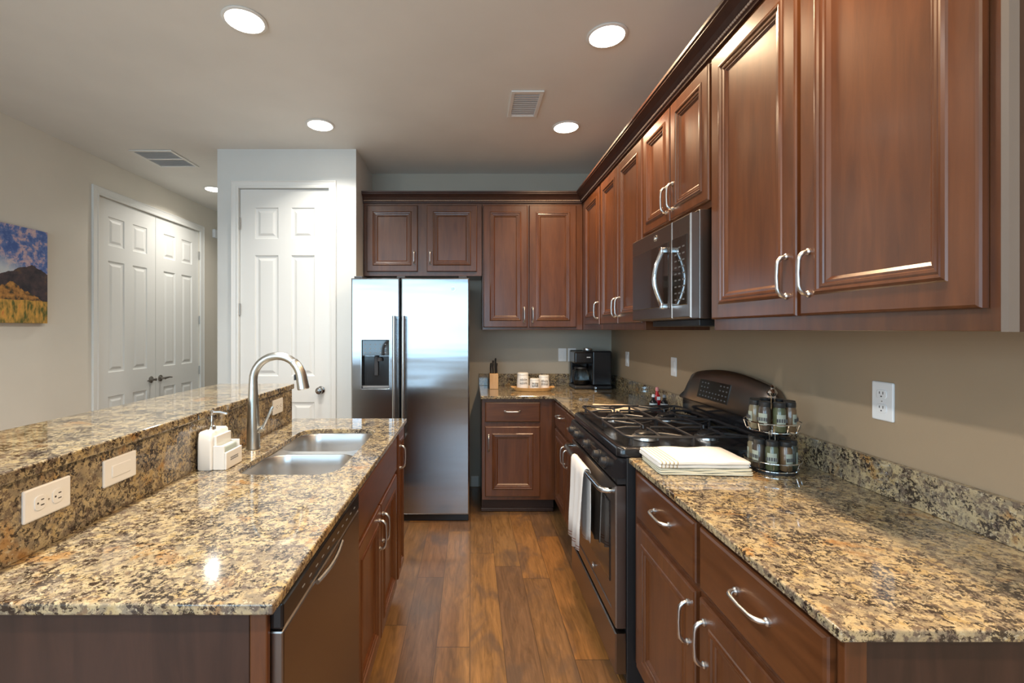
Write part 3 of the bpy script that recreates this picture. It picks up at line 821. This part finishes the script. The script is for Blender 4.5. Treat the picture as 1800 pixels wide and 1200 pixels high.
dw = MB().loft([rectloop(Fr, ry0+.001, ry1-.001, .055, .212, i, d) for i, d in ((0, -.027), (0, .009), (.004, .014))]).build('storage_drawer', M_slate, r)
MB().box(RX+.04, 1.15, ry0+.02, ry1-.02, .002, .0195).build('base_skirt', M_blackm, r)
# burners
for (x, y, R) in ((.745, 1.945, .045), (1.005, 1.945, .036), (.745, 2.345, .040), (1.005, 2.345, .045)):
    MB().lathe([(R+.012, .0), (R+.010, .010), (R, .014), (R, .018), (.002, .018)], (x, y, .931), 24).build('burner_base', M_sink, ck, smooth=True)
    MB().lathe([(R-.004, .0), (R-.002, .006), (R-.010, .011), (.002, .012)], (x, y, .9495), 24).build('burner_cap', M_iron, ck, smooth=True)
def grate(y0, y1, yc):
    b = MB(); x0, x1 = .612, 1.138; z = .972; rb = .0058
    corners = rrect(x0, x1, y0, y1, .03, 3)
    b.tube([(x, y, z) for x, y in corners], rb, 6, closed=True)
    xm = (x0+x1)/2
    b.tube([(xm, y0, z), (xm, y1, z)], rb, 6)
    for xc in (.745, 1.005):
        for dx, dy in ((1, 0), (-1, 0), (0, 1), (0, -1)):
            ex = {1: (xm if xc < xm else x1), -1: (x0 if xc < xm else xm)}.get(dx, xc); ey = {1: y1, -1: y0}.get(dy, yc)
            p0 = Vector((ex, ey, z)); p1 = Vector((xc+dx*.022, yc+dy*.022, z))
            m_ = p0.lerp(p1, .45)
            b.tube([p0, m_+Vector((0,0,.006)), p1+Vector((0,0,.006)), p1+Vector((0,0,-.004))], rb*.9, 6)
        # curved side arms around each burner
        for sy in (-1, 1):
            a = []
            for i in range(9):
                t = i/8; a.append((xc-.085+.17*t, yc+sy*(.150-.055*math.sin(PI*t)), z+.001))
            b.tube(a, rb*.9, 6)
    for x, y in ((x0+.02, y0+.01), (x1-.02, y0+.01), (x0+.02, y1-.01), (x1-.02, y1-.01), (xm, y0), (xm, y1)):
        b.tube([(x, y, z), (x, y, .9375)], [rb, rb*1.3], 6)
    return b.build('grate', M_iron, ck, smooth=True)
grate(1.792, 2.146, 1.945); grate(2.160, 2.516, 2.345)
# backguard
b = MB(); n = 16; loops = []
for i in range(n+1):
    t = i/n; y = ry0+.004+(ry1-ry0-.008)*t; s = 1-abs(2*t-1)
    zt = 1.118+.082*math.sin(PI*min(1, .16+.68*t))**1.2
    e = min(1, min(t, 1-t)/.09); zt -= .05*(1-math.sin(e*PI/2))
    loops.append([(1.162, y, 1.020), (1.158, y, 1.030), (1.186, y, zt-.045), (1.205, y, zt-.008), (1.215, y, zt), (1.238, y, zt-.004), (1.238, y, 1.020)])
b.loft(loops); bg_ = b.build('backguard', M_slate, r, smooth=True)
MB().box(1.176, 1.236, ry0+.01, ry1-.01, .939, 1.019).build('backguard_base', M_black, r)
# tilted touch panel on backguard
def bgpt(y, z, o=0):
    z1_ = 1.150
    t = (z-1.030)/(z1_-1.030); x = 1.158+(1.186-1.158)*t
    return (x-o, y, z)
MB().loft([[bgpt(2.07, 1.052, o), bgpt(2.34, 1.052, o), bgpt(2.34, 1.142, o), bgpt(2.07, 1.142, o)] for o in (-.006, .003)]).build('touch_panel', M_glassk, bg_)
b = MB(); rnd = random.Random(9)
for i in range(4):
    for j in range(9):
        y = 2.082+j*.028; z = 1.062+i*.021
        if 3 <= j <= 5 and i >= 2: continue
        b.loft([[bgpt(y, z, o), bgpt(y+.013, z, o), bgpt(y+.013, z+.006, o), bgpt(y, z+.006, o)] for o in (.003, .0036)])
b.build('key_marks', M_mark, bg_)

# ---------------------------------------------------------------- microwave
MX = .835; my0, my1, mz0, mz1 = 1.735, 2.355, 1.437, 1.842
r = thing('microwave', 'over-the-range microwave with curved handle under the short cabinet', 'microwave', (1.04, 2.05, mz0))
MB().box(MX+.036, XR-.002, my0, my1, mz0, mz1+.012, .002).build('body', M_slate, r)
Fm = fmap('L', MX)
ms = 1.893
dm = MB().loft([rectloop(Fm, ms+.001, my1, mz0+.003, mz1, i, d) for i, d in ((0, -.035), (0, -.006), (.003, -.001), (.006, 0))]).build('door', M_slate, r)
MB().loft([rectloop(Fm, my0, ms-.001, mz0+.003, mz1, i, d) for i, d in ((0, -.035), (0, -.006), (.003, -.001), (.006, 0))]).build('control_column', M_slate, r)
MB().loft([rectloop(Fm, ms+.030, my1-.012, mz0+.055, mz1-.075, i, d) for i, d in ((0, .0003), (.002, .0025))]).build('door_window', M_glassk, dm)
cp = MB().loft([rectloop(Fm, my0+.022, ms-.006, mz0+.055, mz1-.075, i, d) for i, d in ((0, .0003), (.002, .0025))]).build('keypad', M_glassk, r)
b = MB()
for i in range(9):
    for j in range(3):
        y = my0+.040+j*.034; z = mz0+.075+i*.026
        b.box(MX-.0032, MX-.0026, y, y+.018, z, z+.006)
b.build('key_marks', M_mark, cp)
pts = []
hy = ms+.022
for i in range(13):
    t = i/12; pts.append((MX-.030-.034*math.sin(PI*t), hy, mz0+.055+.235*t))
b = MB().tube(pts, [.010]*13, 12)
for z in (mz0+.055, mz0+.290): b.box(MX-.040, MX-.003, hy-.011, hy+.011, z-.012, z+.012, .003)
b.build('handle', M_chrome, dm, smooth=True)
badge(Fm, 2.06, mz1-.035, .014, dm, .0003)
MB().box(.90, 1.16, my0+.06, my1-.10, mz0-.028, mz0-.001, .003).build('vent_grille', M_blackm, r)

# ---------------------------------------------------------------- towels
def folded(name, label, loc, rz, w_, dpt, hgt, layers, m, seed, cat='towel'):
    rnd = random.Random(seed); b = MB()
    lh = hgt/layers
    for k in range(layers):
        z0_ = k*lh+.0004; off = [rnd.uniform(-.004, .004) for _ in range(2)]
        n = 20; rows = []
        lp = rrect(-w_/2+off[0], w_/2+off[0], -dpt/2+off[1], dpt/2+off[1], .012, 4)
        # subdivide the long edges
        ring = []
        for i in range(len(lp)):
            a, c_ = Vector(lp[i]), Vector(lp[(i+1) % len(lp)])
            cnt = max(1, int((c_-a).length/.02))
            for q in range(cnt): ring.append(a.lerp(c_, q/cnt))
        wob = [rnd.uniform(-1, 1) for _ in ring]
        loops = []
        for f, ins in ((0.02, .004), (.25, 0), (.75, 0), (.97, .004), (.99, .03)):
            loops.append([(p.x*(1-ins*2/w_)+.0012*wob[i], p.y*(1-ins*2/dpt)+.0012*wob[i-1], z0_+lh*f+.0018*math.sin(p.x*40+k*2+seed)*(0 < k or f > .5)*math.sin(f*PI*.5)) for i, p in enumerate(ring)])
        b.loft(loops)
    o = b.build(name, m, None, local=True, smooth=True); o.location = loc; o.rotation_euler = (0, 0, rz)
    return tag(o, label, cat)
folded('folded_towel', 'oatmeal folded dish towel, lower of the stack beside the spice rack', (.806, 1.642, ZC+.0005), -.05, .312, .200, .019, 3, M_cloth_g, 4)
folded('folded_towel', 'white folded dish towel with tan stripes on top of the stack', (.800, 1.644, ZC+.0215), -.02, .310, .200, .026, 2, M_cloth_w, 8)
folded('folded_cloth', 'beige folded cloth on the far counter behind the stove burners', (.915, 2.775, ZC+.0005), -.12, .30, .26, .018, 2, M_cloth_b, 5, 'cloth')
# towel hanging from oven handle
rnd = random.Random(3)
b = MB(); loops = []
y0, y1 = 2.03, 2.275; hz = zz
prof = [(hx-.017, .385), (hx-.019, .50), (hx-.018, .62), (hx-.017, .72), (hx-.0155, .760), (hx-.010, .7705), (hx, .7745), (hx+.010, .7705), (hx+.0155, .760), (hx+.017, .72), (hx+.018, .60), (hx+.017, .47), (hx+.016, .42)]
nn = 24
vs_ = []
for i in range(nn+1):
    t = i/nn; row = []
    for k, (x, z) in enumerate(prof):
        low = max(0, (.76-z)/.38)
        y = y0+(y1-y0)*t; yc_ = (y0+y1)/2
        y = yc_+(y-yc_)*(1-.22*low*(1 if k < 6 else 1.1))
        side = -1 if k < 6 else .25
        row.append(b.bm.verts.new((x+side*.012*low*(1+math.sin(t*PI*5+k*.08)), y, z+(.012*math.sin(t*7+1) if k in (0, 12) else 0))))
    vs_.append(row)
for i in range(nn):
    for k in range(len(prof)-1): b.bm.faces.new((vs_[i][k], vs_[i+1][k], vs_[i+1][k+1], vs_[i][k+1]))
o = b.build('dish_towel', M_cloth_h, None, origin=(hx, 2.15, .76), smooth=True, mods=[('SOLIDIFY', dict(thickness=.0025, offset=0))])
tag(o, 'white towel with thin red stripe hanging over the oven door handle', 'towel')

# ---------------------------------------------------------------- spice rack
sx, sy = 1.066, 1.612
r = thing('spice_rack', 'two-tier chrome wire carousel rack full of spice jars', 'spice rack', (sx, sy, ZC))
def ring(b, R, z, rad=.0018, n=36): b.tube([(sx+R*math.cos(2*PI*i/n), sy+R*math.sin(2*PI*i/n), z) for i in range(n)], rad, 6, closed=True)
tiers = (ZC+.010, ZC+.143)
for zt in tiers:
    b = MB(); ring(b, .078, zt, .0022); ring(b, .087, zt+.030, .0022); ring(b, .036, zt, .002)
    for i in range(12):
        a = 2*PI*i/12; c_, s_ = math.cos(a), math.sin(a)
        b.tube([(sx+.012*c_, sy+.012*s_, zt), (sx+.078*c_, sy+.078*s_, zt), (sx+.087*c_, sy+.087*s_, zt+.030)], .0016, 5)
    b.build('wire_tray', M_chrome, r, smooth=True)
MB().lathe([(.075, .0005), (.075, .005), (.03, .008), (.008, .009)], (sx, sy, ZC), 28).build('turntable_base', M_blackm, r, smooth=True)
b = MB()
for dx, dy in ((.006, .006), (-.006, .006), (.006, -.006), (-.006, -.006)): b.tube([(sx+dx, sy+dy, ZC+.008), (sx+dx, sy+dy, ZC+.262)], .002, 6)
b.build('post', M_chrome, r, smooth=True)
MB().lathe([(.004, 0), (.013, .004), (.017, .014), (.012, .024), (.007, .028), (.010, .034), (.004, .040)], (sx, sy, ZC+.258), 14).build('finial', M_chrome, r, smooth=True)
jar0 = {}
for ti, zt in enumerate(tiers):
    for i in range(8):
        a = 2*PI*(i+.5*ti)/8+.2; R = .055
        x, y = sx+R*math.cos(a), sy+R*math.sin(a); hm = i % 5
        lab = 'glass spice jar with black lid on the %s tier of the wire carousel rack' % ('upper' if ti else 'lower')
        grp = 'spice jars on the %s tier' % ('upper' if ti else 'lower')
        if hm not in jar0:
            j = thing('spice_jar', lab, 'jar', (x, y, zt+.0027), group=grp)
            MB().lathe([(.0175, 0), (.0195, .003), (.0195, .074), (.0165, .080), (.0165, .0825)], (0,0,0), 20).build('glass_body', M_herb[hm], j, local=True, smooth=True)
            MB().lathe([(.0180, .083), (.0185, .084), (.0185, .098), (.0165, .100), (.001, .100)], (0,0,0), 20).build('lid', M_lid, j, local=True, smooth=True)
            b = MB(); n_ = 8
            lo = []
            for rr_ in (.0196, .0202):
                lo.append([(rr_*math.cos(-.75+1.5*q/n_), rr_*math.sin(-.75+1.5*q/n_), .020) for q in range(n_+1)] + [(rr_*math.cos(-.75+1.5*q/n_), rr_*math.sin(-.75+1.5*q/n_), .060) for q in range(n_, -1, -1)])
            b.bm.faces.new([b.bm.verts.new(p_) for p_ in lo[0]]); b.bm.faces.new([b.bm.verts.new(p_) for p_ in lo[1]])
            bmesh.ops.triangulate(b.bm, faces=b.bm.faces[:])
            lb = b.build('label', M_label, j, local=True)
            b = MB()
            for q in range(5):
                a_ = -.45+.9*q/4
                b.box(.0203, .0206, .010*(q-2)*.7-.0022, .010*(q-2)*.7+.0022, .034, .046)
            b.build('lettering', M_ink, lb, local=True)
            jar0[hm] = j; j.rotation_euler.z = a
        else: dup(jar0[hm], (x, y, zt+.0027), lab, grp, a)

# ---------------------------------------------------------------- condiment bottles behind the stove
def bottle(x, y, hgt, R, mb, mc, label, lab_m=None, name='condiment_bottle'):
    r = thing(name, label, 'bottle', (x, y, ZC+.0005))
    MB().lathe([(R*.9, 0), (R, .004), (R, hgt*.55), (R*.75, hgt*.66), (R*.38, hgt*.74), (R*.36, hgt*.84)], (x, y, ZC+.0005), 20).build('glass_body', mb, r, smooth=True)
    MB().lathe([(R*.45, hgt*.841), (R*.48, hgt*.86), (R*.42, hgt*.98), (.002, hgt)], (x, y, ZC+.0005), 16).build('cap', mc, r, smooth=True)
    if lab_m: MB().lathe([(R+.0004, hgt*.26), (R+.0012, hgt*.27), (R+.0012, hgt*.52), (R+.0004, hgt*.53)], (x, y, ZC+.0005), 20).build('label', lab_m, r, smooth=True)
    return r
M_lblue = mat('pale_blue_label', (.50, .62, .68), .5); M_lgrey = mat('grey_label', (.35, .36, .38), .5)
bottle(1.082, 2.70, .112, .021, M_black, M_plate, 'small dark bottle with pale blue label, left of the red bottle', M_lblue)
bottle(1.138, 2.68, .112, .021, M_black, M_grey, 'small dark bottle with grey label, right of the red bottle', M_lgrey)
r = bottle(1.118, 2.735, .150, .022, M_red, mat('pink_cap', (.65, .25, .25), .3), 'taller red bottle between two dark bottles by the range', None)
MB().box(1.108, 1.128, 2.7115, 2.7135, ZC+.075, ZC+.095).build('label', M_plate, r)

# ---------------------------------------------------------------- knife block
kx, ky = .190, 3.83
r = thing('knife_block', 'light wood knife block with black handled knives left of the canisters', 'knife block', (kx, ky, ZC))
MB().box(kx-.036, kx+.036, ky-.055, ky+.055, ZC+.0005, ZC+.128, .003).build('block', M_block, r)
rnd = random.Random(1)
for i, (dx, dy, hh) in enumerate(((-.022, .02, .085), (-.004, .02, .105), (.016, .018, .125), (-.024, -.02, .07), (-.006, -.022, .085), (.014, -.022, .10), (.026, .0, .085))):
    x, y = kx+dx, ky+dy; z = ZC+.1285
    b = MB().tube([(x, y, z), (x, y, z+.012), (x-.002, y, z+hh*.6), (x+.001, y, z+hh*.92), (x+.002, y, z+hh)], [.006, .007, .0072, .0078, .005], 8)
    k = b.build('knife', M_blackm, r, smooth=True)
# ---------------------------------------------------------------- tray and canisters
tx, ty = .50, 3.70
r = thing('wooden_tray', 'small oval bamboo tray under the three white canisters', 'tray', (tx, ty, ZC))
b = MB(); lp = []
for sc, z in ((.86, .0005), (.90, .002), (.99, .022), (1.0, .030), (.97, .030), (.88, .012), (.84, .010)):
    lp.append([(tx+.162*sc*math.cos(q*PI/24), ty+.092*sc*math.sin(q*PI/24), ZC+z) for q in range(48)])
b.loft(lp); b.build('dish', M_bam, r, smooth=True)
b = MB()
for s in (-1, 1): b.tube([(tx+s*.150, ty-.03, ZC+.026), (tx+s*.172, ty-.02, ZC+.030), (tx+s*.172, ty+.02, ZC+.030), (tx+s*.150, ty+.03, ZC+.026)], .006, 8)
b.build('grip', M_bam, r, smooth=True)
def canister(x, y, R, hgt, label, seed):
    z = ZC+.0105
    r = thing('canister', label, 'canister', (x, y, z))
    MB().lathe([(R*.86, 0), (R*.98, .005), (R, .02), (R*.96, hgt*.5), (R*.90, hgt*.84), (R*.88, hgt*.86)], (x, y, z), 28).build('jar', M_cer, r, smooth=True)
    MB().lathe([(R*.90, hgt*.865), (R*.92, hgt*.875), (R*.90, hgt*.96), (R*.80, hgt), (.002, hgt)], (x, y, z), 28).build('lid', M_cer, r, smooth=True)
    # dark script strokes curved round the body
    rnd = random.Random(seed); b = MB()
    for row in range(2):
        pts = []
        for q in range(26):
            a = -PI/2-.62+1.24*q/25
            zz_ = hgt*(.60-.22*row)+.010*math.sin(q*1.9+seed)+rnd.uniform(-.003, .003)
            rr_ = R*(.985)+.0015
            pts.append((x+rr_*math.cos(a), y+rr_*math.sin(a), z+zz_))
        b.tube(pts, .0009, 5)
    b.build('lettering', M_ink, r, smooth=True)
canister(.424, 3.725, .050, .132, 'tallest white canister with dark lettering, left on the bamboo tray', 1)
canister(.512, 3.662, .042, .092, 'smallest white canister with dark lettering, front middle on the bamboo tray', 2)
canister(.596, 3.725, .046, .112, 'medium white canister with dark lettering, right on the bamboo tray', 5)

# ---------------------------------------------------------------- coffee maker
cx, cy = 1.0, 3.84
r = thing('coffee_maker', 'black drip coffee maker with glass carafe in the counter corner', 'coffee maker', (cx, cy, ZC))
MB().box(.855, 1.165, 3.755, 3.985, ZC+.0005, ZC+.030, .010, 3).build('base', M_blackm, r)
MB().box(1.005, 1.165, 3.765, 3.98, ZC+.030, ZC+.318, .012, 3).box(.86, 1.004, 3.925, 3.98, ZC+.030, ZC+.318, .010, 3).build('tower', M_black, r)
MB().box(.855, 1.010, 3.757, 3.924, ZC+.212, ZC+.312, .014, 3).build('brew_head', M_black, r)
MB().lathe([(.040, 0), (.042, .006), (.038, .018), (.020, .022), (.001, .022)], (.985, 3.85, ZC+.318), 24).build('top_dial', M_sink, r, smooth=True)
MB().box(.955, .985, 3.7555, 3.7568, ZC+.262, ZC+.270).build('logo_mark', M_inkw, r)
c = MB().lathe([(.052, .0), (.058, .008), (.066, .05), (.064, .09), (.050, .125), (.046, .135)], (.925, 3.835, ZC+.0305), 28).build('carafe', M_clear, r, smooth=True)
MB().lathe([(.0515, .136), (.053, .138), (.050, .150), (.02, .158), (.001, .158)], (.925, 3.835, ZC+.0305), 24).build('carafe_lid', M_blackm, c, smooth=True)
MB().lathe([(.046, .004), (.053, .010), (.0605, .045), (.001, .046)], (.925, 3.835, ZC+.0305), 24).build('coffee', M_black, c, smooth=True)
MB().tube([(.873, 3.80, ZC+.160), (.850, 3.785, ZC+.155), (.845, 3.782, ZC+.11), (.856, 3.79, ZC+.07)], .006, 8).build('carafe_handle', M_blackm, c, smooth=True)
MB().lathe([(.011, 0), (.011, .003), (.001, .0035)], (1.025, 3.7555, ZC+.014), 12, '-y').build('power_button', M_chrome, r, smooth=True)

# ---------------------------------------------------------------- landscape picture
def painting():
    m = mat('landscape_print', (.5,.5,.5), .6)
    tc = N(m, 'ShaderNodeTexCoord'); sp = N(m, 'ShaderNodeSeparateXYZ'); L(m, tc.outputs['Object'], sp.inputs[0])
    y, z = sp.outputs[1], sp.outputs[2]      # y along the wall, z up from bottom (0..0.63)
    v = tc.outputs['Object']
    cl = noise(m, v, 17, 6, .68, .3)
    sky = ramp(m, cl, [(.40, (.055, .12, .38)), (.50, (.12, .20, .48)), (.58, (.55, .40, .48)), (.70, (.72, .55, .52))])
    hz_ = ramp(m, z, [(.38, K(0)), (.395, K(0)), (.40, K(0))])
    gl = mth(m, 'ADD', mth(m, 'MULTIPLY', mth(m, 'ABSOLUTE', mth(m, 'SUBTRACT', y, .22)), 3.0), mth(m, 'MULTIPLY', mth(m, 'ABSOLUTE', mth(m, 'SUBTRACT', z, .33)), 7.0))
    sky = mix(m, ramp(m, gl, [(.15, K(.9)), (.9, K(0))]), sky, (.66, .70, .72))
    # ridge: peak near the right end
    pk = mth(m, 'SUBTRACT', .395, mth(m, 'MULTIPLY', mth(m, 'ABSOLUTE', mth(m, 'SUBTRACT', y, .42)), .42))
    rg = mth(m, 'ADD', pk, mth(m, 'MULTIPLY', mth(m, 'SUBTRACT', noise(m, v, 14, 4), .5), .06))
    mt = mth(m, 'LESS_THAN', z, rg)
    mcol = ramp(m, noise(m, v, 20, 5), [(.35, (.022, .018, .028)), (.6, (.07, .045, .05)), (.75, (.16, .09, .04))])
    c = mix(m, mt, sky, mcol)
    r2 = mth(m, 'ADD', mth(m, 'MULTIPLY', mth(m, 'ABSOLUTE', mth(m, 'SUBTRACT', y, .28)), -.55), .27)
    hill = mth(m, 'LESS_THAN', z, mth(m, 'ADD', r2, mth(m, 'MULTIPLY', mth(m, 'SUBTRACT', noise(m, v, 22, 4), .5), .08)))
    hcol = ramp(m, noise(m, v, 30, 5), [(.38, (.05, .04, .02)), (.52, (.38, .17, .04)), (.7, (.60, .30, .07))])
    c = mix(m, hill, c, hcol)
    gr = mth(m, 'LESS_THAN', z, mth(m, 'ADD', .135, mth(m, 'MULTIPLY', noise(m, v, 8, 3), .03)))
    mp = N(m, 'ShaderNodeMapping'); mp.inputs['Scale'].default_value = (1, 1, .4); L(m, v, mp.inputs[0])
    gcol = ramp(m, noise(m, mp.outputs[0], 45, 4), [(.36, (.10, .11, .02)), (.48, (.45, .26, .05)), (.62, (.72, .38, .07)), (.75, (.65, .22, .05))])
    c = mix(m, gr, c, gcol)
    L(m, c, BS(m).inputs['Base Color']); return m
o = MB().box(XL+.002, XL+.037, 2.55, 3.185, 1.438, 2.073, .002).build('landscape_picture', painting(), origin=(XL+.002, 2.65, 1.438))
tag(o, 'canvas print of a mountain under a blue pink sky on the left wall', 'picture')
